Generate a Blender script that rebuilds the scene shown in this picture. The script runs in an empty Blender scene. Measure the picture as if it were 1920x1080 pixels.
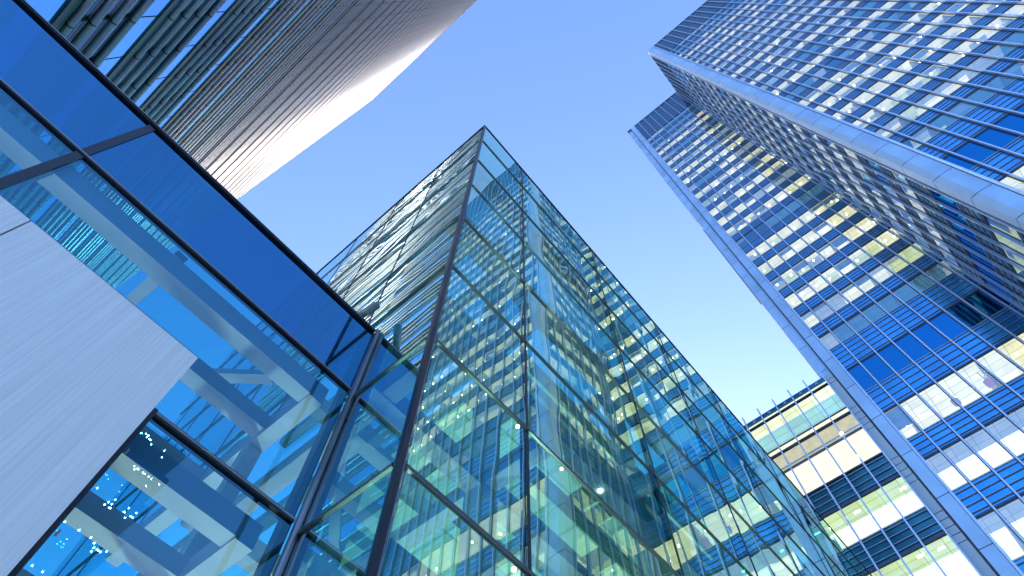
import bpy, math, random
from mathutils import Vector, Matrix
R = math.radians
random.seed(7)
scn = bpy.context.scene
COL = scn.collection
CZ = 1.65                      # eye height above the plaza

# ------------------------------------------------------------------ camera
FPX, PITCH, ROLL, YAW = 1205.3, R(65.325), R(1.238), R(41.69)
hd = Vector((math.cos(YAW), math.sin(YAW), 0))
FW = hd * math.cos(PITCH) + Vector((0, 0, math.sin(PITCH)))
UP0 = -hd * math.sin(PITCH) + Vector((0, 0, math.cos(PITCH)))
RT0 = Vector((math.sin(YAW), -math.cos(YAW), 0))
RT = RT0 * math.cos(ROLL) + UP0 * math.sin(ROLL)
UP = -RT0 * math.sin(ROLL) + UP0 * math.cos(ROLL)
cam = bpy.data.cameras.new('camera')
cam.sensor_width = 36
cam.lens = 36 * FPX / 1920
cam.clip_start = 0.05
cam.clip_end = 5000
co = bpy.data.objects.new('camera', cam)
m = Matrix((RT, UP, -FW)).transposed().to_4x4()
m.translation = Vector((0, 0, CZ))
co.matrix_world = m
COL.objects.link(co)
scn.camera = co

# ------------------------------------------------------------------ sky, sun, exposure
SUN_EL, SUN_AZ = R(6.5), R(60)      # low sun ahead, hidden behind the buildings
w = bpy.data.worlds.new('World')
scn.world = w
w.use_nodes = True
nt = w.node_tree
bg = nt.nodes['Background']
sky = nt.nodes.new('ShaderNodeTexSky')
sky.sky_type = 'NISHITA'
sky.sun_disc = False
sky.sun_elevation = SUN_EL
sky.sun_rotation = SUN_AZ
sky.altitude = 0
sky.air_density = 1.0
sky.dust_density = 4.0
sky.ozone_density = 1.6
tint = nt.nodes.new('ShaderNodeMix')
tint.data_type = 'RGBA'; tint.blend_type = 'MULTIPLY'
tint.inputs[0].default_value = 1
tint.inputs[7].default_value = (.62, .735, 1.08, 1)
nt.links.new(sky.outputs[0], tint.inputs[6])
nt.links.new(tint.outputs[2], bg.inputs[0])
bg.inputs[1].default_value = 0.15
sun = bpy.data.lights.new('sun', 'SUN')
sun.energy = 0.5
sun.angle = R(0.5)
sun.color = (1, .9, .78)
so = bpy.data.objects.new('sun', sun)
sd = Vector((math.sin(SUN_AZ) * math.cos(SUN_EL), math.cos(SUN_AZ) * math.cos(SUN_EL), math.sin(SUN_EL)))
so.rotation_euler = (-sd).to_track_quat('-Z', 'Y').to_euler()
so.location = (0, 0, 300)
COL.objects.link(so)
vs = scn.view_settings
vs.view_transform = 'Standard'
vs.look = 'None'
vs.gamma = 1
vs.exposure = 3.0
scn.cycles.max_bounces = 12
scn.cycles.transparent_max_bounces = 24
scn.cycles.transmission_bounces = 8
scn.cycles.glossy_bounces = 5
scn.cycles.diffuse_bounces = 3
scn.cycles.caustics_reflective = False
scn.cycles.caustics_refractive = False
scn.cycles.sample_clamp_indirect = 4.0

# ------------------------------------------------------------------ materials
MATS = {}
EMI = .24                      # lit interiors relative to the sky
def newmat(name):
    mt = bpy.data.materials.new(name)
    mt.use_nodes = True
    MATS[name] = mt
    return mt, mt.node_tree, mt.node_tree.nodes, mt.node_tree.links

def objcoord(n, l, scale=(1, 1, 1)):
    tc = n.new('ShaderNodeTexCoord')
    mp = n.new('ShaderNodeMapping')
    mp.inputs['Scale'].default_value = scale
    l.new(tc.outputs['Object'], mp.inputs['Vector'])
    return mp.outputs[0]

def pbr(name, col, rough=.5, metal=0, var=.12, nscale=1.5, stretch=(1, 1, 1), bump=0, spec=.5):
    mt, t, n, l = newmat(name)
    b = n['Principled BSDF']
    b.inputs['Roughness'].default_value = rough
    b.inputs['Metallic'].default_value = metal
    b.inputs['Specular IOR Level'].default_value = spec
    v = objcoord(n, l, stretch)
    nz = n.new('ShaderNodeTexNoise')
    nz.inputs['Scale'].default_value = nscale
    nz.inputs['Detail'].default_value = 6
    l.new(v, nz.inputs['Vector'])
    rp = n.new('ShaderNodeValToRGB')
    rp.color_ramp.elements[0].position = .3
    rp.color_ramp.elements[1].position = .7
    rp.color_ramp.elements[0].color = (*[c * (1 - var) for c in col], 1)
    rp.color_ramp.elements[1].color = (*[min(1, c * (1 + var)) for c in col], 1)
    l.new(nz.outputs[0], rp.inputs[0])
    l.new(rp.outputs[0], b.inputs['Base Color'])
    mr = n.new('ShaderNodeMapRange')
    mr.inputs['To Min'].default_value = max(0, rough - .08)
    mr.inputs['To Max'].default_value = min(1, rough + .08)
    l.new(nz.outputs[0], mr.inputs[0])
    l.new(mr.outputs[0], b.inputs['Roughness'])
    if bump:
        bp = n.new('ShaderNodeBump')
        bp.inputs['Strength'].default_value = bump
        bp.inputs['Distance'].default_value = .02
        l.new(nz.outputs[0], bp.inputs['Height'])
        l.new(bp.outputs[0], b.inputs['Normal'])
    return mt

def emit(name, col, s, var=.1, nscale=.6):
    s *= EMI
    mt, t, n, l = newmat(name)
    n.remove(n['Principled BSDF'])
    e = n.new('ShaderNodeEmission')
    v = objcoord(n, l)
    nz = n.new('ShaderNodeTexNoise')
    nz.inputs['Scale'].default_value = nscale
    l.new(v, nz.inputs['Vector'])
    mr = n.new('ShaderNodeMapRange')
    mr.inputs['To Min'].default_value = s * (1 - var)
    mr.inputs['To Max'].default_value = s * (1 + var)
    l.new(nz.outputs[0], mr.inputs[0])
    if name.startswith('ceil'):
        bk = n.new('ShaderNodeTexBrick')
        bk.offset = 0
        bk.inputs['Scale'].default_value = 1
        bk.inputs['Brick Width'].default_value = .75
        bk.inputs['Row Height'].default_value = 1.5
        bk.inputs['Mortar Size'].default_value = .03
        bk.inputs['Color1'].default_value = (1, 1, 1, 1)
        bk.inputs['Color2'].default_value = (.82, .82, .82, 1)
        bk.inputs['Mortar'].default_value = (.55, .55, .55, 1)
        l.new(v, bk.inputs['Vector'])
        mu = n.new('ShaderNodeMath'); mu.operation = 'MULTIPLY'
        l.new(mr.outputs[0], mu.inputs[0]); l.new(bk.outputs['Color'], mu.inputs[1])
        l.new(mu.outputs[0], e.inputs[1])
    else:
        l.new(mr.outputs[0], e.inputs[1])
    e.inputs[0].default_value = (*col, 1)
    l.new(e.outputs[0], n['Material Output'].inputs[0])
    mt.cycles.emission_sampling = 'NONE'
    return mt

def glass(name, trans, refl, f0=.1, fmax=1.0, power=4.0, bump=0., bscale=.5, bstretch=(1, 1, 1), rough=0., pane=(1.5, 1.5, 2.0), tilt=0.):
    """coated architectural pane: tinted see-through plus a tinted mirror that grows at grazing angles"""
    mt, t, n, l = newmat(name)
    n.remove(n['Principled BSDF'])
    out = n['Material Output']
    tr = n.new('ShaderNodeBsdfTransparent')
    tr.inputs[0].default_value = (*trans, 1)
    gl = n.new('ShaderNodeBsdfGlossy')
    gl.inputs['Color'].default_value = (*refl, 1)
    gl.inputs['Roughness'].default_value = rough
    lw = n.new('ShaderNodeLayerWeight')
    lw.inputs[0].default_value = .5
    pw = n.new('ShaderNodeMath'); pw.operation = 'POWER'
    pw.inputs[1].default_value = power
    l.new(lw.outputs['Facing'], pw.inputs[0])
    mr = n.new('ShaderNodeMapRange')
    mr.inputs['To Min'].default_value = f0
    mr.inputs['To Max'].default_value = fmax
    l.new(pw.outputs[0], mr.inputs[0])
    mx = n.new('ShaderNodeMixShader')
    l.new(mr.outputs[0], mx.inputs[0])
    l.new(tr.outputs[0], mx.inputs[1])
    l.new(gl.outputs[0], mx.inputs[2])
    l.new(mx.outputs[0], out.inputs[0])
    tn = None
    if tilt:
        oi = n.new('ShaderNodeObjectInfo')
        wn = n.new('ShaderNodeTexWhiteNoise'); wn.noise_dimensions = '1D'
        l.new(oi.outputs['Random'], wn.inputs['W'])
        sb = n.new('ShaderNodeVectorMath'); sb.operation = 'SUBTRACT'
        sb.inputs[1].default_value = (.5, .5, .5)
        l.new(wn.outputs['Color'], sb.inputs[0])
        sc_ = n.new('ShaderNodeVectorMath'); sc_.operation = 'SCALE'
        sc_.inputs['Scale'].default_value = tilt
        l.new(sb.outputs[0], sc_.inputs[0])
        ge = n.new('ShaderNodeNewGeometry')
        ad = n.new('ShaderNodeVectorMath'); ad.operation = 'ADD'
        l.new(ge.outputs['Normal'], ad.inputs[0]); l.new(sc_.outputs[0], ad.inputs[1])
        nn = n.new('ShaderNodeVectorMath'); nn.operation = 'NORMALIZE'
        l.new(ad.outputs[0], nn.inputs[0]); tn = nn.outputs[0]
        l.new(tn, gl.inputs['Normal'])
    if bump:
        v = objcoord(n, l, bstretch)
        if tilt:
            av = n.new('ShaderNodeVectorMath'); av.operation = 'MULTIPLY_ADD'
            av.inputs[1].default_value = (1, 1, 1)
            l.new(v, av.inputs[0])
            s2 = n.new('ShaderNodeVectorMath'); s2.operation = 'SCALE'; s2.inputs['Scale'].default_value = 40
            l.new(sb.outputs[0], s2.inputs[0]); l.new(s2.outputs[0], av.inputs[2]); v = av.outputs[0]
        nz = n.new('ShaderNodeTexNoise')
        nz.inputs['Scale'].default_value = bscale
        nz.inputs['Detail'].default_value = 1.5
        nz.inputs['Roughness'].default_value = .4
        l.new(v, nz.inputs['Vector'])
        bp = n.new('ShaderNodeBump')
        bp.inputs['Strength'].default_value = 1
        bp.inputs['Distance'].default_value = bump
        l.new(nz.outputs[0], bp.inputs['Height'])
        if tn is not None: l.new(tn, bp.inputs['Normal'])
        l.new(bp.outputs[0], gl.inputs['Normal'])
    return mt

pbr('dark_metal', (.045, .045, .052), .38, .6)
pbr('rail_metal', (.30, .28, .27), .3, .85)
pbr('white_steel', (.72, .74, .78), .4, 0, .05)
pbr('fin_alu', (.60, .68, .80), .32, .55, .06)
pbr('panel_alu', (.42, .58, .74), .35, .35, .16, .3)
pbr('panel_pale', (.46, .54, .60), .5, .05, .06, .4)
pbr('joint_dark', (.06, .07, .10), .6)
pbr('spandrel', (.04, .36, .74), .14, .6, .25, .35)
pbr('spandrel_side', (.05, .15, .15), .12, .6, .3, .4)  # darker, greener spandrel: reflection of the set-back wing put into the colour
pbr('spandrel_dark', (.015, .14, .28), .18, .5, .2, .3)
pbr('slat', (.34, .37, .44), .4, .5)
pbr('transom', (.06, .08, .12), .4, .5)
pbr('sill_strip', (.72, .70, .58), .4, .2)
pbr('blind', (.66, .70, .72), .8)
pbr('room_wall', (.55, .56, .52), .8)
pbr('slab_core', (.18, .19, .2), .8)
pbr('paving', (.5, .46, .40), .75, 0, .2, 3, bump=.2)
pbr('roofing', (.2, .2, .2), .8)
pbr('tube_steel', (.48, .48, .52), .42, .6, .05, .8)
pbr('collar', (.05, .05, .05), .5, .5)
pbr('tower_soffit', (.045, .05, .05), .5, .3)
pbr('strip_blue', (.03, .22, .6), .08, .6)
pbr('timber', (.36, .2, .10), .5)
pbr('drum_red', (.62, .20, .24), .6)
pbr('box_navy', (.03, .05, .16), .5)
pbr('olive_metal', (.26, .24, .17), .4, .6)
pbr('lens', (.7, .72, .7), .2)
pbr('plate_soffit', (.55, .62, .55), .6)
pbr('cream_wall', (.75, .70, .56), .7, 0, .04)

# brushed cladding: fine vertical grain
mt = pbr('brushed', (.95, .88, .82), .40, .08, .10, 30, (2.4, 2.4, .02), .05)

emit('ceil_white', (1, .99, .86), .95)
emit('ceil_cream', (1, .99, .66), .74, .3)
emit('ceil_green', (.80, .95, .52), .58, .25)
emit('ceil_grey', (.60, .74, .80), .40, .3)
emit('ceil_blue', (.16, .44, .72), .24, .3)
emit('ceil_plate_glow', (.50, .85, .62), .62, .35)  # plate undersides made self-glowing, standing in for room lighting
emit('downlight', (1, .98, .72), 12, 0)
emit('downlight_warm', (1, .72, .25), 7, 0)
emit('bright_spot', (1, .93, .66), 45, 0)
emit('drum_lit', (.55, .30, .36), .42, .25)
emit('lamp_glow', (1, .50, .14), 4, 0)
pbr('ceil_off', (.12, .14, .16), .8)

glass('tower_glass', (.86, .88, .86), (.38, .78, 1.0), .24, 1.0, 3.4, .010, .35, tilt=.008)
glass('plain_blue_glass', (.05, .12, .25), (.03, .32, .70), .55, 1.0, 3.0, .01, .3)
glass('pavilion_glass', (.32, .74, .74), (.80, 1.0, .80), .26, .96, 2.0, .016, .55, (1, 1, .55), tilt=.010)
glass('pavilion_side_glass', (.20, .58, .56), (.72, .96, .98), .36, .96, 1.6, .010, .5, (1, .7, 1.0), tilt=.009)
glass('lobby_glass', (.27, .50, .60), (.26, .64, .84), .15, .9, 2.6, .012, .4, tilt=.006)
glass('frit_glass', (.01, .05, .14), (.13, .42, .68), .44, .85, 3.0, .004, .4)
glass('roof_glass', (.20, .76, .86), (.5, .8, 1.0), .08, .6, 4)
pbr('gap_glass', (.02, .33, .74), .05, .75, .15, .4)
glass('annex_glass', (.82, .92, .90), (.55, .85, 1.0), .10, .9, 4, .008, .35)
glass('slim_tower_glass', (.02, .06, .12), (.12, .52, 1.0), .5, 1.0, 3.0, .004, .3)

# ------------------------------------------------------------------ mesh builder
class MB:
    def __init__(s):
        s.v = []; s.f = []; s.m = []; s.mats = []; s.smooth = []
    def mi(s, name):
        if name not in s.mats: s.mats.append(name)
        return s.mats.index(name)
    def box(s, x0, x1, y0, y1, z0, z1, mat):
        if x0 > x1: x0, x1 = x1, x0
        if y0 > y1: y0, y1 = y1, y0
        if z0 > z1: z0, z1 = z1, z0
        b = len(s.v)
        s.v += [(x0, y0, z0), (x1, y0, z0), (x1, y1, z0), (x0, y1, z0), (x0, y0, z1), (x1, y0, z1), (x1, y1, z1), (x0, y1, z1)]
        k = s.mi(mat)
        for q in ((0, 3, 2, 1), (4, 5, 6, 7), (0, 1, 5, 4), (1, 2, 6, 5), (2, 3, 7, 6), (3, 0, 4, 7)):
            s.f.append(tuple(b + i for i in q)); s.m.append(k); s.smooth.append(False)
    def quad(s, p, mat):
        b = len(s.v); s.v += [tuple(q) for q in p]
        s.f.append(tuple(range(b, b + len(p)))); s.m.append(s.mi(mat)); s.smooth.append(False)
    def tube(s, p0, p1, r, mat, n=10, r1=None, caps=True):
        p0 = Vector(p0); p1 = Vector(p1); d = (p1 - p0).normalized()
        a = d.orthogonal().normalized(); c = d.cross(a)
        r1 = r if r1 is None else r1
        b = len(s.v); k = s.mi(mat)
        for P, rr in ((p0, r), (p1, r1)):
            for i in range(n):
                t = 2 * math.pi * i / n
                s.v.append(tuple(P + (a * math.cos(t) + c * math.sin(t)) * rr))
        for i in range(n):
            j = (i + 1) % n
            s.f.append((b + i, b + j, b + n + j, b + n + i)); s.m.append(k); s.smooth.append(True)
        if caps:
            s.f.append(tuple(b + i for i in reversed(range(n)))); s.m.append(k); s.smooth.append(False)
            s.f.append(tuple(b + n + i for i in range(n))); s.m.append(k); s.smooth.append(False)
    def beam(s, p0, p1, w_, h_, mat):
        """square section bar between two points"""
        p0 = Vector(p0); p1 = Vector(p1); d = (p1 - p0).normalized()
        a = d.cross(Vector((0, 0, 1)))
        if a.length < 1e-3: a = Vector((1, 0, 0))
        a.normalize(); c = d.cross(a)
        b = len(s.v); k = s.mi(mat)
        for P in (p0, p1):
            for u_, v_ in ((-1, -1), (1, -1), (1, 1), (-1, 1)):
                s.v.append(tuple(P + a * u_ * w_ / 2 + c * v_ * h_ / 2))
        for q in ((3, 2, 1, 0), (4, 5, 6, 7), (0, 1, 5, 4), (1, 2, 6, 5), (2, 3, 7, 6), (3, 0, 4, 7)):
            s.f.append(tuple(b + i for i in q)); s.m.append(k); s.smooth.append(False)
    def build(s, name, parent=None):
        me = bpy.data.meshes.new(name)
        org = parent.location if parent else Vector((0, 0, 0))
        if parent and parent.parent: org = org + parent.parent.location
        me.from_pydata([tuple(Vector(q) - org) for q in s.v], [], s.f)
        for nm in s.mats: me.materials.append(MATS[nm])
        me.polygons.foreach_set('material_index', s.m)
        me.polygons.foreach_set('use_smooth', s.smooth)
        me.update()
        o = bpy.data.objects.new(name, me)
        COL.objects.link(o)
        if parent: o.parent = parent
        return o

def thing(name, label, cat, loc=(0, 0, 0), group=None):
    o = bpy.data.objects.new(name, None)
    COL.objects.link(o)
    o.location = loc
    o['label'] = label; o['category'] = cat
    if group: o['group'] = group
    return o

def pix(p):
    d = Vector(p) - Vector((0, 0, CZ)); z = d.dot(FW)
    if z <= .1: return None
    return (960 + FPX * d.dot(RT) / z, 540 - FPX * d.dot(UP) / z)

def area(c4):
    q = [pix(p) for p in c4]
    if any(a is None for a in q): return 0
    cx = sum(a[0] for a in q) / 4; cy = sum(a[1] for a in q) / 4
    if not (-30 < cx < 1950 and -30 < cy < 1110): return 0
    return abs(sum(q[i][0] * q[(i + 1) % 4][1] - q[(i + 1) % 4][0] * q[i][1] for i in range(4))) / 2

CEIL = {}                      # finished ceilings, so that each one carries its own downlights
def split_parts(items, name, parent, limit=95):
    """items: (screen area, MB). The largest ones become parts of their own, the rest one mass."""
    items.sort(key=lambda t: -t[0])
    for it in items[:limit]: it[1].build(name, CEIL.get(it[2], parent) if len(it) > 2 else parent)
    rest = [it[:2] for it in items[limit:]]
    if rest:
        al = MB()
        for a, mb in rest:
            b = len(al.v); al.v += mb.v
            for f, mm, sm in zip(mb.f, mb.m, mb.smooth):
                al.f.append(tuple(i + b for i in f)); al.m.append(al.mi(mb.mats[mm])); al.smooth.append(sm)
        o = al.build(name, parent)
        o['kind'] = 'stuff'

# ------------------------------------------------------------------ ground
g = MB()
g.quad([(-2500, -2500, 0), (2500, -2500, 0), (2500, 2500, 0), (-2500, 2500, 0)], 'paving')
o = g.build('ground'); o['kind'] = 'structure'; o['label'] = 'grey paved plaza between the glass buildings'; o['category'] = 'ground'

# ------------------------------------------------------------------ right-hand glass skyscraper
X1, X2, YS = 28.35, 40.0, -14.55      # front block face, set-back wing face, side face of the front block
ROOF = 155.5 + CZ
# sill heights of the floors (relative to the eye, for the set-back wing plane) and window heads
sills = []
lv = [26.6, 32.1, 37.33]                         # tall lower floors
LOW = [(21.3, 24.2, 'bright'), (26.55, 29.72, 'bright'), (32.09, 35.14, 'bright'), (37.33, 40.5, 'spots')]
# (sill, head, kind)
FLO = [(s, h, k) for s, h, k in LOW]
FLO.append((43.35, 46.46, 'plain'))
z0 = 53.96
pit = 4.17
kinds = ['mixed', 'rows', 'rows', 'rows', 'rows', 'dim', 'rows', 'mixed', 'rows2', 'spotrow', 'rows2', 'mixed', 'rows2', 'rows2', 'mixed', 'rows2', 'mixed', 'rows2', 'mixed', 'dim', 'dim']
FLO.append((49.85, 52.0, 'dim'))
for i in range(21):
    s = z0 + i * pit
    if s + 2.4 > 141: break
    FLO.append((s, s + 2.35, kinds[i % len(kinds)]))

tower = thing('glass_skyscraper', 'tall blue glass office tower with stepped corner, lit floors and pale vertical fins', 'skyscraper', (X1, YS, 0))
wins, lights, blinds = [], [], []

class Face:
    """a flat facade: u runs along it, d is out of it"""
    def __init__(s, axis, pos, sign, u0, u1, fins, d0=0):
        s.axis, s.pos, s.sign, s.u0, s.u1, s.fins = axis, pos, sign, u0, u1, fins
    def bx(s, mb, u0, u1, d0, d1, z0, z1, mat):
        a, b = s.pos + s.sign * d0, s.pos + s.sign * d1
        if s.axis == 'x': mb.box(a, b, u0, u1, z0, z1, mat)
        else: mb.box(u0, u1, a, b, z0, z1, mat)
    def pt(s, u, d, z):
        a = s.pos + s.sign * d
        return (a, u, z) if s.axis == 'x' else (u, a, z)
    def qd(s, mb, u0, u1, d, z0, z1, mat):
        mb.quad([s.pt(u0, d, z0), s.pt(u1, d, z0), s.pt(u1, d, z1), s.pt(u0, d, z1)], mat)
    def hq(s, mb, u0, u1, d0, d1, z, mat):
        mb.quad([s.pt(u0, d0, z), s.pt(u1, d0, z), s.pt(u1, d1, z), s.pt(u0, d1, z)], mat)

def pick(kind, k, n, rnd, side):
    f = k / max(1, n - 1)
    r = rnd.random()
    if side:
        return 'ceil_green' if r < .62 else ('ceil_cream' if r < .8 else 'ceil_off')
    if kind == 'bright': return 'ceil_white'
    if kind == 'spots': return 'ceil_cream'
    if kind == 'rows': return ('ceil_cream' if r < .55 else ('ceil_white' if r < .66 else 'ceil_green')) if f < .55 else ('ceil_cream' if r < .45 else ('ceil_grey' if r < .8 else 'ceil_green'))
    if kind == 'rows2': return 'ceil_cream' if r < .5 else ('ceil_grey' if r < .85 else 'ceil_green')
    if kind == 'mixed': return 'ceil_cream' if r < .38 else ('ceil_green' if r < .48 else ('ceil_grey' if r < .85 else 'ceil_blue'))
    if kind == 'spotrow': return 'ceil_grey' if r < .7 else 'ceil_cream'
    return 'ceil_grey' if r < .3 else ('ceil_blue' if r < .8 else 'ceil_off')

def office_face(F, floors, top, roof, depth, seed, side=False, slats=4, finw=.10, find=.26, spots_upper=False, dl=True):
    rnd = random.Random(seed)
    bays = list(zip(F.fins[:-1], F.fins[1:]))
    prev = 0 + 12.0
    for i, (s, h, kind) in enumerate(floors):
        s += CZ; h += CZ
        zlo = prev
        # louvred spandrel band under this floor's sill
        mb = MB()
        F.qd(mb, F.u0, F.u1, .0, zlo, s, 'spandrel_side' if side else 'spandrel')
        nb = slats if s - zlo < 3 else slats + 1
        for j in range(nb):
            z = zlo + (s - zlo) * (j + .75) / (nb + .3)
            F.bx(mb, F.u0, F.u1, .002, .035, z, z + .05, 'slat')
            F.bx(mb, F.u0, F.u1, .0015, .012, z - .09, z - .001, 'transom')
        F.bx(mb, F.u0, F.u1, .003, .07, zlo, zlo + .16, 'transom')
        F.bx(mb, F.u0, F.u1, .004, .05, s - .06, s + .03, 'sill_strip' if kind in ('bright', 'rows', 'spots') else 'slat')
        mb.build('louvre_band', tower if F.owner is None else F.owner)
        # ceiling seen through the glass
        cb = MB()
        bulk = 1.7 if kind == 'bright' else (.0 if kind == 'spots' else .55)
        n = len(bays)
        run = None; left = 0
        for k, (a, b) in enumerate(bays):
            if left <= 0:
                run = pick(kind, k, n, rnd, side); left = rnd.choice((1, 1, 2, 3)) if kind in ('mixed', 'dim', 'spotrow') else 1
            left -= 1
            mat = run
            nearmat = {'bright': 'ceil_green', 'rows': 'ceil_cream', 'rows2': 'ceil_cream', 'spots': 'ceil_cream'}.get(kind, 'ceil_grey' if rnd.random() < .6 else mat)
            if mat in ('ceil_off', 'ceil_blue'): nearmat = mat
            if kind == 'plain': mat = nearmat = 'ceil_off'
            if kind == 'bright': nearmat = 'ceil_grey' if rnd.random() < .75 else 'ceil_green'
            if bulk: F.hq(cb, a, b, -.02, -bulk, h - .004, nearmat)
            F.hq(cb, a, b, -bulk, -depth, h, mat)
            # pane
            wb = MB()
            F.qd(wb, min(a, b) + .03, max(a, b) - .03, .02, s + .03, h, 'plain_blue_glass' if kind == 'plain' else 'tower_glass')
            lo_, hi_ = min(a, b), max(a, b)
            for e0, e1 in ((lo_ + .055, lo_ + .10), (hi_ - .10, hi_ - .055)):
                F.bx(wb, e0, e1, .022, .05, s + .03, h, 'transom')
            F.bx(wb, lo_ + .101, hi_ - .101, .022, .045, h - .10, h - .03, 'transom')
            wins.append((area([F.pt(a, 0, s), F.pt(b, 0, s), F.pt(b, 0, h), F.pt(a, 0, h)]), wb, F.owner or tower))
            if kind in ('mixed', 'dim', 'rows', 'rows2', 'spotrow', 'spots') and rnd.random() < (.30 if kind != 'spots' else .12):
                bb_ = MB()
                F.bx(bb_, min(a, b) + .08, max(a, b) - .08, -.10, -.085, h - (h - s) * rnd.choice((.2, .35, .35, .5, .65)), h - .01, 'blind')
                blinds.append((area([F.pt(a, 0, s), F.pt(b, 0, s), F.pt(b, 0, h), F.pt(a, 0, h)]), bb_, F.owner or tower))
            if k % 4 == 3 and rnd.random() < .6:
                F.bx(cb, b - .06, b + .06, -.25, -depth, s - .1, h, 'room_wall')
            # recessed downlight
            on = {'rows': .85, 'spots': .75, 'spotrow': .8, 'rows2': .4, 'mixed': .10}.get(kind, 0)
            if side: on = .12 if kind != 'plain' else 0
            if dl and rnd.random() < on and mat not in ('ceil_off', 'ceil_blue'):
                lb = MB()
                u = (a + b) / 2 + rnd.uniform(-.3, .3)
                dd = -(.55 + rnd.random() * .5) if kind != 'spots' else -(1.2 + rnd.random())
                c = F.pt(u, dd, h - .09)
                lb.tube(c, (c[0], c[1], h - .01), .10, 'downlight', 10)
                lights.append((area([F.pt(u - .2, dd - .2, h), F.pt(u + .2, dd - .2, h), F.pt(u + .2, dd + .2, h), F.pt(u - .2, dd + .2, h)]), lb, F.owner or tower, (F.pos, i)))
        F.qd(cb, F.u0, F.u1, -depth, s - .1, h + .3, 'room_wall')
        F.hq(cb, F.u0, F.u1, -.02, -depth, s - .12, 'slab_core')
        CEIL[(F.pos, i)] = cb.build('ceiling', F.owner or tower)
        prev = h
    # blank band up to the roof
    mb = MB()
    F.qd(mb, F.u0, F.u1, 0, prev, roof, 'spandrel_dark')
    z = prev + .6
    F.bx(mb, F.u0, F.u1, .003, .13, prev, prev + .2, 'transom')
    while z < roof - .5:
        F.bx(mb, F.u0, F.u1, .002, .05, z, z + .07, 'transom'); z += 1.1
    F.bx(mb, F.u0, F.u1, -.4, .16, roof - .25, roof + .1, 'fin_alu')
    mb.build('parapet_band', F.owner or tower)
    for u in F.fins:
        fb = MB()
        F.bx(fb, u - finw / 2, u + finw / 2, .03, find, 12, roof + .35, 'fin_alu')
        F.bx(fb, u - finw / 2 - .035, u + finw / 2 + .035, .005, .07, 12, roof + .2, 'transom')
        fb.build('fin', F.owner or tower)

fl = Face('x', X1, -1, -66.0, -16.25 + .2, [-66.0 + 1.4895 * i for i in range(34)] + [-16.05])
fl.owner = None
office_face(fl, FLO, 140.4 + CZ, ROOF, 5.0, 3)
fw_fins = [-3.47 - 1.496 * k for k in range(8)]
f2 = Face('x', X2, -1, YS, -2.2, [-2.2] + fw_fins + [-15.35 if False else YS])
f2.owner = None
f2.fins = sorted(set([u for u in f2.fins if u >= YS]))
office_face(f2, FLO, 140.4 + CZ, ROOF, 5.0, 11)
f3 = Face('y', YS, 1, X1 + .9, X2, [X1 + .9 + 1.53 * k for k in range(8)])
f3.owner = None
f3.fins = [u for u in f3.fins if u < X2 - .2]
f3.fins.append(X2 - .06)
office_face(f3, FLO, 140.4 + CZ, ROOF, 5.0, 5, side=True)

def pilaster(u0, u1, F, owner, z1, mat, depth=.3, joint=2.085, name='corner_pilaster', step=4.17, groups=False, d0=.05):
    mb = MB()
    F.bx(mb, u0, u1, -.6, d0 + .0, 0, z1, 'joint_dark')
    z = 0.3
    zz = []
    if groups:
        for s, h, k in FLO[:5]:
            pass
    while z < z1 - .1:
        t = min(z + step, z1)
        F.bx(mb, u0 + .0, u1 - .0, d0 + .004, d0 + .10, z + .03, t - .03, mat)
        z = t
    return mb.build(name, owner)
# front block corner: flat panels toward the plaza, bevel toward the side
mb = MB()
mb.box(X1 - .06, X1 + .8, -15.95, YS + .06, 0, ROOF, 'joint_dark')
z = .4
while z < ROOF - .2:
    t = min(z + 4.17, ROOF)
    mb.box(X1 - .16, X1 - .065, -15.86, -15.62, z + .035, t - .035, 'panel_alu')
    mb.box(X1 - .20, X1 - .065, -15.60, YS - .36, z + .035, t - .035, 'panel_alu')
    mb.box(X1 - .12, X1 + .7, YS + .065, YS + .16, z + .035, t - .035, 'panel_pale')
    mb.quad([(X1 - .20, YS - .36, z + .035), (X1 - .12, YS + .16, z + .035), (X1 - .12, YS + .16, t - .035), (X1 - .20, YS - .36, t - .035)], 'panel_pale')
    z = t
mb.tube((X1 - .2, -15.97, .2), (X1 - .2, -15.97, ROOF + .3), .08, 'fin_alu', 10)
mb.build('corner_pilaster', tower)
# set-back wing corner: pale pilaster, dark gap, blue return panel
mb = MB()
mb.box(X2 - .04, X2 + .8, -2.2 + .0, -1.22, 0, ROOF, 'joint_dark')
z = .3
while z < ROOF - .2:
    t = min(z + 4.17, ROOF)
    mb.box(X2 - .16, X2 - .045, -2.12, -1.30, z + .03, t - .03, 'panel_alu' if z > 46 else 'panel_alu')
    z = t
mb.box(X2 - .24, X2 - .045, -2.30, -2.16, 0, ROOF + .2, 'fin_alu')
mb.build('corner_pilaster', tower)
mb = MB()
mb.box(X2 + .30, X2 + 1.2, -1.19, -.22, 47.6 + CZ, ROOF - .6, 'panel_alu')
z = 50
while z < ROOF - 3:
    mb.box(X2 + .285, X2 + .299, -1.1, -.3, z, z + .03, 'joint_dark'); z += 4.17
mb.build('return_panel', tower)
mb = MB()
mb.box(X2 + .25, X2 + 1.3, -.20, -.11, 64 + CZ, 86.5 + CZ, 'dark_metal')
mb.build('edge_strip', tower)
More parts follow.
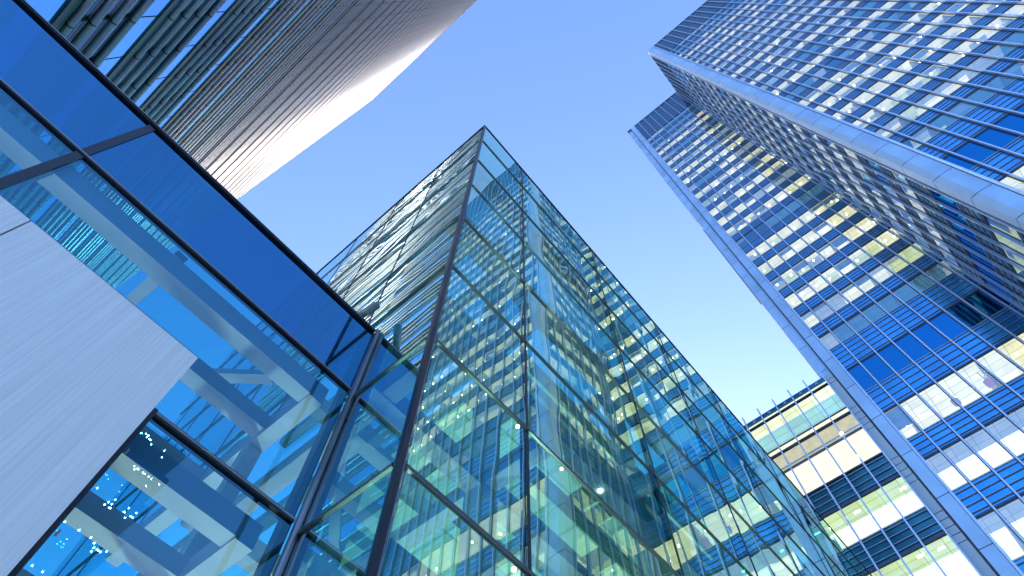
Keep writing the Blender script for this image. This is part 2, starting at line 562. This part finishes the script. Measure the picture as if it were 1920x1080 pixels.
# body behind the facades, roof
mb = MB()
mb.box(X1 + 5.1, X2 + 5.05, -66, YS - 5.1, 0, ROOF - .3, 'slab_core')
mb.box(X2 + 5.1, X2 + 30, -66, -.3, 0, ROOF - .3, 'slab_core')
mb.box(X1 + .02, X1 + 5.05, -66.3, -66.01, 0, ROOF - .3, 'spandrel_dark')
mb.build('core', tower)
mb = MB()
mb.box(X1 - .1, X2 + 30, -66.3, YS + .1, ROOF - .28, ROOF + .02, 'roofing')
mb.box(X2 - .1, X2 + 30, YS + .102, -.22, ROOF - .28, ROOF + .02, 'roofing')
mb.build('roof', tower)

# ------------------------------------------------------------------ low annex beside it
annex = thing('office_annex', 'low office wing with pale fins, cream lit top floor and glazed rooftop storey', 'office building', (X2, 0, 0))
AF = Face('x', X2 + .1, -1, -.45, 22.0, [-.48 + 1.544 * k for k in range(15)])
AF.owner = annex
AROOF = 47.3 + CZ
AFLO = [(21.3, 24.2, 'bright'), (26.5, 29.72, 'bright'), (32.1, 34.95, 'bright')]
def annex_build():
    F = AF
    rnd = random.Random(21)
    prev = 12.
    bays = list(zip(F.fins[:-1], F.fins[1:]))
    for s, h, kind in AFLO:
        s += CZ; h += CZ
        mb = MB()
        F.qd(mb, F.u0, F.u1, 0, prev, s, 'annex_spandrel')
        for j in range(4):
            z = prev + (s - prev) * (j + .75) / 4.3
            F.bx(mb, F.u0, F.u1, .002, .09, z, z + .05, 'slat')
        F.bx(mb, F.u0, F.u1, .003, .13, prev, prev + .2, 'transom')
        F.bx(mb, F.u0, F.u1, .004, .05, s - .06, s + .03, 'sill_strip')
        mb.build('louvre_band', annex)
        cb = MB()
        for k, (a, b) in enumerate(bays):
            F.hq(cb, a, b, -.02, -1.7, h - .004, 'ceil_green')
            F.hq(cb, a, b, -1.7, -5, h, 'ceil_white')
            wb = MB(); F.qd(wb, a + .03, b - .03, .02, s + .03, h, 'annex_glass')
            wins.append((area([F.pt(a, 0, s), F.pt(b, 0, s), F.pt(b, 0, h), F.pt(a, 0, h)]), wb, annex))
            if rnd.random() < .6:
                c = F.pt((a + b) / 2 + rnd.uniform(-.4, .4), -rnd.uniform(.5, 1.2), h - .1)
                lb = MB(); lb.box(c[0] - .05, c[0] + .05, c[1] - .22, c[1] + .22, h - .08, h - .01, 'downlight')
                lights.append((area([(c[0] - .1, c[1] - .3, h), (c[0] + .1, c[1] - .3, h), (c[0] + .1, c[1] + .3, h), (c[0] - .1, c[1] + .3, h)]), lb, annex, ('annex', s)))
        F.qd(cb, F.u0, F.u1, -5, s - .1, h + .3, 'room_wall')
        F.hq(cb, F.u0, F.u1, -.02, -5, s - .12, 'slab_core')
        CEIL[('annex', s)] = cb.build('ceiling', annex)
        prev = h
    # cream blank wall storey
    mb = MB()
    zb0, zb1 = 37.4 + CZ, 40.35 + CZ
    F.qd(mb, F.u0, F.u1, 0, prev, zb0, 'annex_spandrel')
    for j in range(4):
        z = prev + (zb0 - prev) * (j + .75) / 4.3
        F.bx(mb, F.u0, F.u1, .002, .09, z, z + .05, 'slat')
    F.bx(mb, F.u0, F.u1, .003, .13, prev, prev + .2, 'transom')
    mb.build('louvre_band', annex)
    mb = MB()
    F.bx(mb, F.u0, F.u1, -.35, -.05, zb0, zb1, 'cream_glow')
    F.bx(mb, F.u0, F.u1, -.04, .1, zb0 - .05, zb0 + .08, 'transom')
    F.bx(mb, F.u0, F.u1, -.04, .1, zb1 - .0, zb1 + .14, 'transom')
    mb.build('cream_wall', annex)
    # terrace: timber soffit strip, glass balustrade
    mb = MB()
    F.hq(mb, F.u0, F.u1, -.1, -2.4, 42.3 + CZ, 'timber_glow')
    F.hq(mb, F.u0, F.u1, -2.4, -6, 42.3 + CZ, 'ceil_green')
    F.qd(mb, F.u0, F.u1, -6, zb1, 42.4 + CZ, 'room_wall')
    F.hq(mb, F.u0, F.u1, -.02, -6, zb1 + .16, 'slab_core')
    F.bx(mb, F.u0, F.u1, -.06, .1, 42.32 + CZ, 42.5 + CZ, 'transom')
    F.bx(mb, F.u0, F.u1, -.06, .08, 42.95 + CZ, 43.08 + CZ, 'transom')
    F.qd(mb, F.u0, F.u1, .0, 42.5 + CZ, 42.95 + CZ, 'ceil_cream')
    F.bx(mb, F.u0, F.u1, -.3, -.25, 41.1 + CZ, 41.2 + CZ, 'fin_alu')
    mb.build('terrace', annex)
    mb = MB()
    F.qd(mb, F.u0, F.u1, -.24, zb1 + .2, 41.1 + CZ, 'annex_glass')
    mb.build('balustrade', annex)
    # glazed rooftop storey
    mb = MB()
    F.hq(mb, F.u0, F.u1, -.1, -1.2, 46.4 + CZ, 'ceil_cream')
    F.hq(mb, F.u0, F.u1, -1.2, -6, 46.4 + CZ, 'ceil_teal')
    F.qd(mb, F.u0, F.u1, -6, 43.1 + CZ, 46.4 + CZ, 'room_wall')
    F.hq(mb, F.u0, F.u1, -.1, -6, 43.1 + CZ, 'slab_core')
    mb.build('ceiling', annex)
    for k, (a, b) in enumerate(bays):
        wb = MB(); F.qd(wb, a + .03, b - .03, .02, 43.1 + CZ, 46.4 + CZ, 'annex_glass')
        wins.append((area([F.pt(a, 0, 43.1 + CZ), F.pt(b, 0, 43.1 + CZ), F.pt(b, 0, 46.4 + CZ), F.pt(a, 0, 46.4 + CZ)]), wb, annex))
    mb = MB()
    F.bx(mb, F.u0, F.u1, -.1, .12, 46.4 + CZ, 46.55 + CZ, 'transom')
    F.qd(mb, F.u0, F.u1, .0, 46.55 + CZ, 46.85 + CZ, 'ceil_cream')
    F.bx(mb, F.u0, F.u1, -6, .16, 46.85 + CZ, AROOF, 'spandrel_dark')
    for k, (a, b) in enumerate(bays):
        c = (a + b) / 2
        F.bx(mb, c - .12, c + .12, .162, .19, 46.98 + CZ, 47.06 + CZ, 'sill_strip')
    mb.build('roof_edge', annex)
    for k, u in enumerate(F.fins):
        fb = MB()
        F.bx(fb, u - .055, u + .055, .04, .30, 10, 48.15 + CZ, 'fin_alu')
        fb.build('fin', annex)
    mb = MB()
    mb.box(X2 + 5.2, X2 + 30, -.05, 22, 0, 46 + CZ, 'slab_core')
    mb.box(X2 + .1, X2 + 5.15, 22.0, 22.2, 0, 46 + CZ, 'slab_core')
    mb.build('core', annex)
    # flat pale panels beside the tower corner, cut into small panels at every floor band
    mb = MB()
    mb.box(X2 + .06, X2 + .7, -1.18, -.5, 0, AROOF, 'joint_dark')
    bands = [(47.3, 46.8), (46.8, 46.3)]
    edges = [47.25, 46.7, 46.15, 42.5, 41.8, 41.1, 40.4, 39.8, 36.4, 35.8, 35.2, 34.6, 34.0, 31.2, 30.6, 30.0, 29.4, 28.8, 26.0, 25.4, 24.8, 24.2, 23.6, 20, 14]
    for a, b in zip(edges[:-1], edges[1:]):
        mb.box(X2 - .05, X2 + .055, -1.15, -.55, b + .03 + CZ, a - .03 + CZ, 'panel_pale')
    mb.build('edge_pilaster', annex)
emit('cream_glow', (1, .97, .80), .60, .18, .3)  # wall glows by itself, lamplight put into its colour
emit('timber_glow', (.80, .80, .60), .40, .3, 1.5)  # timber soffit given its own glow in place of terrace lighting
emit('ceil_teal', (.45, .80, .82), .62, .2)
pbr('annex_spandrel', (.02, .16, .22), .12, .5, .3, .5)
annex_build()

for owner in (tower, annex):
    split_parts([(a, mb) for a, mb, ow in wins if ow is owner], 'window', owner)
    split_parts([(a, mb, key) for a, mb, ow, key in lights if ow is owner], 'downlight', owner)
    split_parts([(a, mb) for a, mb, ow in blinds if ow is owner], 'blind', owner)

# lamps in the annex and the tower
def globe(px_dir, r, label):
    t = thing('globe_lamp', label, 'lamp', px_dir)
    x, y, z = px_dir
    n = 12
    mb = MB()
    rings = 8
    b0 = len(mb.v); k = mb.mi('lamp_glow')
    for i in range(rings + 1):
        th = math.pi * i / rings
        for j in range(n):
            ph = 2 * math.pi * j / n
            mb.v.append((x + r * math.sin(th) * math.cos(ph), y + r * math.sin(th) * math.sin(ph), z + r * math.cos(th)))
    for i in range(rings):
        for j in range(n):
            a = b0 + i * n + j; b = b0 + i * n + (j + 1) % n
            mb.f.append((a, a + n, b + n, b)); mb.m.append(k); mb.smooth.append(True)
    mb.build('globe', t)
    mb = MB(); mb.tube((x, y, z + r * .9), (x, y, z + r * 1.3), r * .35, 'timber', 10); mb.tube((x, y, z + r * 1.3), (x + .35, y, z + r * 1.3), .03, 'timber', 6)
    mb.build('bracket', t)
def at_x(u, v, X):
    d = FW + RT * ((u - 960) / FPX) - UP * ((v - 540) / FPX)
    d = d * (X / d.x)
    return Vector((d.x, d.y, d.z + CZ))
globe(at_x(1578, 813, X2 - .12), .16, 'glaring warm globe lamp above the cream wall of the annex')
globe(at_x(1606, 858, X2 - .12), .22, 'larger orange globe lamp at the foot of the cream wall of the annex')

def drum(u, v, r, label):
    p = at_x(u, v, X2 + 1.1)
    zc = 40.5 + CZ
    t = thing('pendant_lamp', label, 'lamp', p)
    mb = MB(); mb.tube(p, p + Vector((0, 0, .45)), r, 'drum_lit', 20); mb.build('lamp_shade', t)
    mb = MB(); mb.tube(p + Vector((0, 0, .45)), (p.x, p.y, max(zc - .02, p.z + .6)), .025, 'transom', 6); mb.build('cord', t)
drum(1859, 721, .29, 'red round drum lamp behind the tower window near the right edge, fully in view')
drum(1796, 757, .26, 'red round drum lamp behind a fin, left of its twin in the lit row')

# ------------------------------------------------------------------ glass pavilion
S = .46
PX0, PY0, PROOF = 1.865, 2.76, 17.31 + CZ
PX1, PY1 = 30.0, 13.0
LY, LTOP = 3.938, 7.18 + CZ          # lobby front plane and roof line
RZ = [-.03, 1.91, 3.85, 5.79, 7.75, 9.72, 11.67, 13.62, 15.59]
pav = thing('glass_pavilion', 'sharp-cornered glass pavilion with dark rails reflecting the towers', 'pavilion', (PX0, PY0, 0))
mux = [3.40] + [6.49 + 3.09 * k for k in range(8)]
muy = [4.37 + 1.61 * k for k in range(6)]
levels = [z + CZ for z in RZ] + [PROOF]
xs = [PX0] + mux + [PX1]
ys = [PY0, LY] + muy + [PY1]
def vq(p, q, z0, z1): return [(p[0], p[1], z0), (q[0], q[1], z0), (q[0], q[1], z1), (p[0], p[1], z1)]
panes = []
for z0, z1 in zip(levels[:-1], levels[1:]):
    for a, b in zip(xs[:-1], xs[1:]):
        mb = MB(); q = vq((a, PY0), (b, PY0), z0, z1); mb.quad(q, 'pavilion_glass'); panes.append((area(q), mb))
    for a, b in zip(ys[:-1], ys[1:]):
        zb = z0
        if z1 < LTOP: b = min(b, LY)
        elif z0 < LTOP and a > LY: zb = LTOP
        if b <= a: continue
        mb = MB(); q = vq((PX0, b), (PX0, a), zb, z1); mb.quad(q, 'pavilion_side_glass'); panes.append((area(q), mb))
split_parts(panes, 'glass_pane', pav)
mb = MB()
mb.quad(vq((PX1, PY0), (PX1, PY1), 1.6, PROOF), 'roof_glass')
mb.quad(vq((PX1, PY1), (PX0, PY1), 1.6, PROOF), 'roof_glass')
mb.build('rear_glazing', pav)
for z in levels[:-1]:
    mb = MB()
    mb.box(PX0 + .06, PX1, PY0 - .020, PY0 + .012, z - .022, z - .005, 'rail_metal')
    mb.box(PX0 + .06, PX1, PY0 - .024, PY0 + .012, z - .003, z + .008, 'rail_metal')
    mb.box(PX0 + .06, PX1, PY0 - .018, PY0 + .025, z + .010, z + .025, 'dark_metal')
    mb.build('rail', pav)
    mb = MB()
    ye = PY1 if z > LTOP else LY - .05
    mb.box(PX0 - .020, PX0 + .012, PY0 + .06, ye, z - .022, z - .005, 'rail_metal')
    mb.box(PX0 - .024, PX0 + .012, PY0 + .06, ye, z - .003, z + .008, 'rail_metal')
    mb.box(PX0 - .018, PX0 + .025, PY0 + .06, ye, z + .010, z + .025, 'dark_metal')
    mb.build('rail', pav)
mb = MB()
mb.box(PX0 - .02, PX1, PY0 - .02, PY0 + .03, PROOF - .02, PROOF + .025, 'dark_metal')
mb.box(PX0 - .02, PX0 + .03, PY0 + .031, PY1, PROOF - .02, PROOF + .025, 'dark_metal')
mb.build('roof_edge', pav)
mb = MB()
mb.quad([(PX0 + .05, PY0 + .05, PROOF - .06), (PX1, PY0 + .05, PROOF - .06), (PX1, PY1, PROOF - .06), (PX0 + .05, PY1, PROOF - .06)], 'roof_glass')
mb.build('glass_roof', pav)
# corner post with grooves
mb = MB()
mb.box(PX0 - .022, PX0 + .022, PY0 - .022, PY0 + .022, 0, PROOF, 'dark_metal')
mb.box(PX0 + .024, PX0 + .034, PY0 - .018, PY0 + .03, 0, PROOF - .04, 'dark_metal')
mb.box(PX0 + .036, PX0 + .046, PY0 - .014, PY0 + .03, 0, PROOF - .04, 'rail_metal')
mb.box(PX0 - .018, PX0 + .02, PY0 + .024, PY0 + .034, 0, PROOF - .04, 'rail_metal')
mb.box(PX0 - .014, PX0 + .02, PY0 + .036, PY0 + .046, 0, PROOF - .04, 'dark_metal')
mb.box(PX0 + .05, PX0 + .11, PY0 + .05, PY0 + .11, 0, PROOF - .05, 'dark_metal')
mb.build('corner_post', pav)
for i, x in enumerate(mux):
    mb = MB()
    mb.box(x - .018, x + .018, PY0 + .027, PY0 + .09, 0, PROOF - .04, 'dark_metal')
    mb.box(x - .010, x + .010, PY0 - .012, PY0 + .009, 0, PROOF - .04, 'dark_metal')
    mb.build('mullion', pav)
for y in muy:
    mb = MB(); mb.box(PX0 - .008, PX0 + .04, y - .012, y + .012, LTOP, PROOF - .04, 'dark_metal'); mb.build('mullion', pav)
# interior: white columns and beams
for x in (4.6, 9.3, 14.0, 18.7, 23.4):
    for y in (4.6, 8.2):
        mb = MB(); mb.box(x - .17, x + .17, y - .17, y + .17, 0, PROOF - .3, 'white_steel'); mb.build('column', pav)
for lv_ in (3.35, 7.2, 11.0, 14.9):
    z = lv_ + CZ
    for y in (3.25, 4.6, 8.2):
        mb = MB(); mb.box(PX0 + .3, PX1 - .2, y - .14, y + .14, z - .14, z + .22, 'white_steel'); mb.build('beam', pav)
    for x in (2.6, 4.6, 9.3, 14.0, 18.7, 23.4):
        for ya, yb in ((3.392, 4.458), (4.742, 8.058), (8.342, PY1 - .2)):
            mb = MB(); mb.box(x - .12, x + .12, ya, yb, z - .10, z + .2, 'white_steel'); mb.build('beam', pav)
# floor plates inside the long part of the pavilion
for lv_ in (3.6, 5.55, 7.45, 9.4, 11.25, 13.3):
    z = lv_ + CZ
    mb = MB()
    mb.box(6.0, PX1 - .3, 5.0, PY1 - .3, z, z + .22, 'plate_soffit')
    for x0 in range(6, 29, 3):
        for y0 in (5.2, 7.0, 8.8, 10.6):
            mb.quad([(x0 + .15, y0, z - .004), (x0 + 2.6, y0, z - .004), (x0 + 2.6, y0 + 1.4, z - .004), (x0 + .15, y0 + 1.4, z - .004)], 'ceil_plate_glow')
    mb.build('floor_plate', pav)

# warm and cool ceiling lights inside the pavilion
rnd = random.Random(4)
for zf in (3.6, 5.55, 7.45, 11.25):
    for y in (5.45, 7.25):
        for i in range(12):
            x = 6.4 + i * 1.55 + rnd.uniform(-.1, .1); z = zf + CZ
            mb = MB(); mb.tube((x, y, z - .045), (x, y, z - .006), .04, 'downlight' if rnd.random() < .72 else 'downlight_warm', 10); mb.build('downlight', pav)
for i in range(14):
    x = rnd.uniform(2.8, 9); y = rnd.choice((3.25, 4.6, 8.2)); zf = rnd.choice((3.35, 7.2)) + CZ - .14
    mb = MB(); mb.tube((x, y, zf - .03), (x, y, zf - .003), .028, 'downlight' if rnd.random() < .5 else 'downlight_warm', 10); mb.build('downlight', pav)
for x0, y0 in ((12.0, 6.4), (17.2, 7.2), (21.5, 6.0)):
    mb = MB(); mb.box(x0, x0 + 1.5, y0, y0 + 1.0, 3.52 + CZ, 3.594 + CZ, 'ceil_white'); mb.build('light_panel', pav)

# ------------------------------------------------------------------ glass lobby
LX0, LX1, LYB = -9.0, PX0, 7.7
lob = thing('glass_lobby', 'low blue glass lobby with dark rails and white roof beams joined to the pavilion', 'lobby', (-2.0, LY, 0))
LR = [-.02, 1.98, 3.96, 5.87]
lmx = [-8.51, -5.05, -1.59]
lx = [LX0] + lmx + [LX1]
lz = [z + CZ for z in LR] + [LTOP]
for i, (z0, z1) in enumerate(zip(lz[:-1], lz[1:])):
    for a, b in zip(lx[:-1], lx[1:]):
        mb = MB(); mb.quad(vq((a, LY), (b, LY), z0, z1), 'frit_glass' if i == 3 else 'lobby_glass'); mb.build('glass_pane', lob)
for z in lz[:-1]:
    mb = MB()
    mb.box(LX0, LX1 - .07, LY - .024, LY + .012, z - .026, z - .010, 'dark_metal')
    mb.box(LX0, LX1 - .07, LY - .030, LY + .012, z - .008, z + .003, 'rail_metal')
    mb.box(LX0, LX1 - .07, LY - .030, LY + .012, z + .005, z + .014, 'rail_metal')
    mb.box(LX0, LX1 - .07, LY - .020, LY + .015, z + .016, z + .030, 'dark_metal')
    mb.box(LX0, LX1 - .1, LY + .018, LY + .05, z - .03, z + .02, 'dark_metal')
    mb.build('rail', lob)
mb = MB()
mb.box(LX0, LX1 - .07, LY - .035, LY + .04, LTOP - .035, LTOP - .010, 'dark_metal')
mb.box(LX0, LX1 - .07, LY - .045, LY + .04, LTOP - .008, LTOP + .008, 'rail_metal')
mb.box(LX0, LX1 - .07, LY - .03, LY + .04, LTOP + .010, LTOP + .024, 'dark_metal')
mb.build('roof_edge', lob)
for x in lmx:
    mb = MB(); mb.box(x - .04, x + .04, LY - .016, LY + .10, 0, LTOP - .06, 'dark_metal'); mb.build('mullion', lob)
# post in the inner corner: round cover and two wide dark jambs
mb = MB()
mb.tube((PX0 - .03, LY - .03, 0), (PX0 - .03, LY - .03, LTOP + .03), .035, 'rail_metal', 12)
mb.box(PX0 - .14, PX0 - .066, LY + .01, LY + .12, 0, LTOP - .06, 'dark_metal')
mb.box(PX0 + .012, PX0 + .10, LY - .17, LY - .02, 0, LTOP - .02, 'dark_metal')
mb.build('corner_post', lob)
mb = MB()
mb.quad([(LX0, LY + .07, LTOP - .03), (LX1, LY + .07, LTOP - .03), (LX1, LYB, LTOP - .03), (LX0, LYB, LTOP - .03)], 'roof_glass')
mb.build('glass_roof', lob)
mb = MB()
mb.quad(vq((-3.2, LYB), (LX1, LYB), 0.02, LTOP - .04), 'roof_glass')
mb.build('rear_glazing', lob)
mb = MB()
mb.box(LX0, -3.42, LYB - .2, LYB, 0, LTOP - .05, 'slab_core')
mb.build('rear_wall', lob)
def lbeam(x0, x1, y0, y1, z0, z1, mat='white_steel'):
    mb = MB(); mb.box(x0, x1, y0, y1, z0 + CZ, z1 + CZ, mat); mb.build('beam', lob)
for zb, zt in ((5.50, 5.75), (3.60, 3.82)):
    lbeam(LX0 + .2, 1.45, 4.02, 4.20, zb, zt)
    lbeam(LX0 + .2, 1.45, 4.76, 4.95, zb + .04, zt)
    lbeam(LX0 + .2, 1.45, 5.90, 6.08, zb + .04, zt)
    lbeam(1.452, 1.62, 4.02, LYB - .1, zb - .02, zt)
    for x in (-2.2, -4.2):
        for ya, yb in ((4.205, 4.755), (4.955, 5.895), (6.085, LYB - .1)):
            lbeam(x, x + .18, ya, yb, zb - .01, zt - .01)
mb = MB(); mb.box(1.455, 1.617, 4.96, 5.12, 0, 3.57 + CZ, 'white_steel'); mb.build('column', lob)
mb = MB(); mb.box(1.455, 1.617, 4.96, 5.12, 3.83 + CZ, 5.47 + CZ, 'white_steel'); mb.build('column', lob)
for p, q in (((1.3, 5.0, 6.6), (-.2, 6.9, 6.9)), ((-.4, 4.5, 6.5), (-.5, 7.0, 6.8)), ((1.75, 4.2, 2.2), (3.9, 5.6, 3.1)), ((1.75, 5.8, 3.0), (4.2, 4.7, 5.0))):
    mb = MB(); mb.beam(Vector(p) + Vector((0, 0, CZ)), Vector(q) + Vector((0, 0, CZ)), .14, .10, 'white_steel'); mb.build('brace', lob)

# ------------------------------------------------------------------ brushed metal entrance wall
slab = thing('entrance_wall', 'pale brushed metal cladding wall standing in front of the lobby glass', 'wall', (-2, 3.3, 0))
SX, SZ = .0975 * 3.3, 1.2055 * 3.3 + CZ
for a, b in ((-6.0, -3.7), (-3.69, -1.047), (-1.036, SX)):
    mb = MB(); mb.box(a, b, 3.3, 3.36, .02, SZ, 'brushed'); mb.build('cladding_panel', slab)
mb = MB()
mb.box(-5.95, SX - .04, 3.365, 3.70, .02, SZ - .03, 'joint_dark')
mb.build('backing', slab)
mb = MB()
mb.box(SX - .03, SX + .075, 3.72, 3.86, .02, 3.86 + CZ - .06, 'dark_metal')
for z in (2.2, 2.9, 3.3, 3.7, 4.3, 5.0):
    mb.box(SX + .088, SX + .10, 3.71, 3.74, z, z + .03, 'rail_metal')
mb.build('return_frame', slab)

# ------------------------------------------------------------------ floodlight on the lobby roof corner
fl_ = thing('floodlight', 'small olive cylindrical floodlight sticking up at the lobby roof corner', 'floodlight', (1.55, 3.95, LTOP))
mb = MB()
mb.tube((1.52, 3.97, LTOP + .04), (1.66, 3.90, LTOP + .50), .055, 'olive_metal', 16)
flb = mb.build('body', fl_)
mb = MB()
mb.tube((1.66, 3.90, LTOP + .501), (1.664, 3.898, LTOP + .513), .052, 'lens', 16); mb.build('lens', flb)
mb = MB(); mb.box(1.50, 1.60, 3.93, 4.03, LTOP + .031, LTOP + .06, 'dark_metal'); mb.build('bracket', fl_)

# ------------------------------------------------------------------ tall tower behind the lobby, wrapped in steel tubes
TX, TY0, TY1, TROOF = -3.4, 4.03, 28.3, 107.0 + CZ
FH, TP, BAY = .765 * 3.4, .143 * 3.4, .2745 * 3.4
tt = thing('tube_clad_tower', 'tall tower wrapped in rows of horizontal steel tubes, rising behind the lobby', 'skyscraper', (TX, TY0, 0))
Z1 = 2.565 * 3.4 + CZ
k0 = -0
mb = MB()
ZB = 7.4 + CZ
mb.quad(vq((TX - .13, TY0), (TX - .13, TY1), ZB, TROOF - .3), 'slim_tower_glass')
mb.build('glazing', tt)
mb = MB()
mb.box(-16, TX - .16, TY0 + .0, TY1 - .05, ZB, TROOF, 'tower_soffit')
mb.box(-16, TX - .16, LYB + .1, TY1 - .05, 0, ZB - .01, 'slab_core')
mb.box(-16, TX + .1, TY0 - .0, TY1, TROOF + .001, TROOF + .35, 'tube_steel')
mb.build('core', tt)
for k in range(-1, int((TROOF - Z1) / FH)):
    z = Z1 + k * FH
    if z < ZB + .4: continue
    mb = MB()
    mb.box(-15.9, TX - .1, TY0 - .03, TY0 - .002, z - .30, z - .05, 'tower_soffit')
    for j in range(4):
        mb.box(-15.9, TX - .02, TY0 - .07, TY0 - .031, z + j * TP - .05, z + j * TP + .05, 'tube_steel')
    mb.box(-15.9, TX - .1, TY0 - .02, TY0 - .0025, z + 3 * TP + .1, z + FH - .302, 'gap_glass')
    mb.build('end_cladding', tt)
tm = MB()
y0, y1 = TY0 + .02, TY1
tm.tube((TX, y0, Z1), (TX, y1, Z1), .046, 'tube_steel', 12)
yb = 1.338 * 3.4
while yb < y1 - .05:
    tm.tube((TX, yb - .012, Z1), (TX, yb + .012, Z1), .0485, 'collar', 12)
    tm.box(TX - .12, TX - .03, yb - .018, yb + .018, Z1 - .02, Z1 + .02, 'collar')
    yb += BAY
t0 = tm.build('sunshade_tube', tt)
fm = MB()
fm.box(TX - .125, TX - .03, TY0, TY1 - .02, Z1 - .30, Z1 - .10, 'tower_soffit')
fm.box(TX - .125, TX - .10, TY0, TY1 - .02, Z1 - .115, Z1 + 3 * TP + .08, 'tower_soffit')
for j in range(4):
    fm.box(TX - .098, TX - .085, TY0, TY1 - .03, Z1 + (j - .30) * TP, Z1 + (j - .17) * TP, 'strip_blue'); fm.box(TX - .098, TX - .088, TY0, TY1 - .03, Z1 + (j + .22) * TP, Z1 + (j + .32) * TP, 'strip_blue')
f0 = fm.build('spandrel_box', tt)
gm = MB()
gm.box(TX - .128, TX - .055, TY0, TY1 - .04, Z1 + 3 * TP + .10 - FH, Z1 - .302, 'gap_glass')
g0 = gm.build('window_strip', tt)
nfl = int((TROOF - Z1) / FH) + 1
cnt = 0
rest = []
for k in range(0, nfl):
    dz = k * FH
    if k:
        c = g0.copy(); COL.objects.link(c); c.parent = tt; c.location = g0.location + Vector((0, 0, dz))
        c = f0.copy(); COL.objects.link(c); c.parent = tt; c.location = f0.location + Vector((0, 0, dz))
    for j in range(4):
        if k == 0 and j == 0: continue
        zz = dz + j * TP
        if Z1 + zz > TROOF - .1: continue
        cnt += 1
        if cnt < 98:
            c = t0.copy(); COL.objects.link(c); c.parent = tt; c.location = t0.location + Vector((0, 0, zz))
        else: rest.append(zz)
# lower floors below the first visible group
rm = MB()
for zz in rest:
    b = len(rm.v); rm.v += [(a, b_, c_ + zz) for a, b_, c_ in tm.v]
    for f, mm, sm in zip(tm.f, tm.m, tm.smooth):
        rm.f.append(tuple(i + b for i in f)); rm.m.append(rm.mi(tm.mats[mm])); rm.smooth.append(sm)
o = rm.build('sunshade_tube', tt); o['kind'] = 'stuff'
yb = 1.338 * 3.4
while yb < y1 - .05:
    mb = MB(); mb.box(TX - .075, TX - .055, yb - .015, yb + .015, Z1 - .2, TROOF, 'collar'); mb.build('hanger_rod', tt)
    yb += BAY

# ------------------------------------------------------------------ office block behind the viewer (seen mirrored in the lobby glass)
bb = thing('office_block', 'dark teal office block with dotted ceiling lights, mirrored in the lobby glass', 'office building', (5, -46, 0))
BX0, BX1, BYF, BH = -1, 10.6, -45.0, 53
mb = MB(); mb.box(BX0, BX1, -64, BYF - 6, 0, BH, 'slab_core'); mb.build('core', bb)
rnd = random.Random(9)
n = 0
for i in range(13):
    z = 2 + i * 4.0
    mb = MB(); mb.box(BX0, BX1, BYF - 6, BYF, z + 3.1, z + 4.0, 'spandrel_dark'); mb.build('floor_edge', bb)
    mb = MB(); mb.quad(vq((BX1, BYF - .1), (BX0, BYF - .1), z, z + 3.1), 'annex_glass'); mb.build('window_band', bb)
    if z > 29:
        for q in range(16):
            if rnd.random() < .8 and n < 96:
                x = rnd.uniform(5.0, BX1 - .3); y = BYF - rnd.choice((.3, .6, 1.0, 1.5))
                mb = MB(); mb.tube((x, y, z + 3.02), (x, y, z + 3.09), .065, 'bright_spot', 8); mb.build('downlight', bb); n += 1

# invented floor lights, added to brighten the white steel in lobby and pavilion
def fill_light(x, y, z, owner, energy, col):
    mb = MB(); mb.tube((x, y, z), (x, y, z + .25), .16, 'dark_metal', 14); mb.tube((x, y, z + .251), (x, y, z + .262), .14, 'ceil_white', 14)
    o = mb.build('added_fill_light', owner)
    la = bpy.data.lights.new('added_fill_lamp', 'SPOT'); la.energy = energy; la.color = col
    la.spot_size = R(150); la.spot_blend = .8; la.shadow_soft_size = .12
    lo = bpy.data.objects.new('added_fill_lamp', la); lo.location = (x, y, z + .3); lo.rotation_euler = (math.pi, 0, 0)
    COL.objects.link(lo)
for x, y in ((-1.5, 5.3), (.6, 6.6)): fill_light(x, y, .02, lob, 38, (1, .66, .66))
for x, y in ((3.4, 6.2), (7.5, 6.4), (12.5, 4.0), (18, 4.0)): fill_light(x, y, .02, pav, 150, (.92, 1, .82))
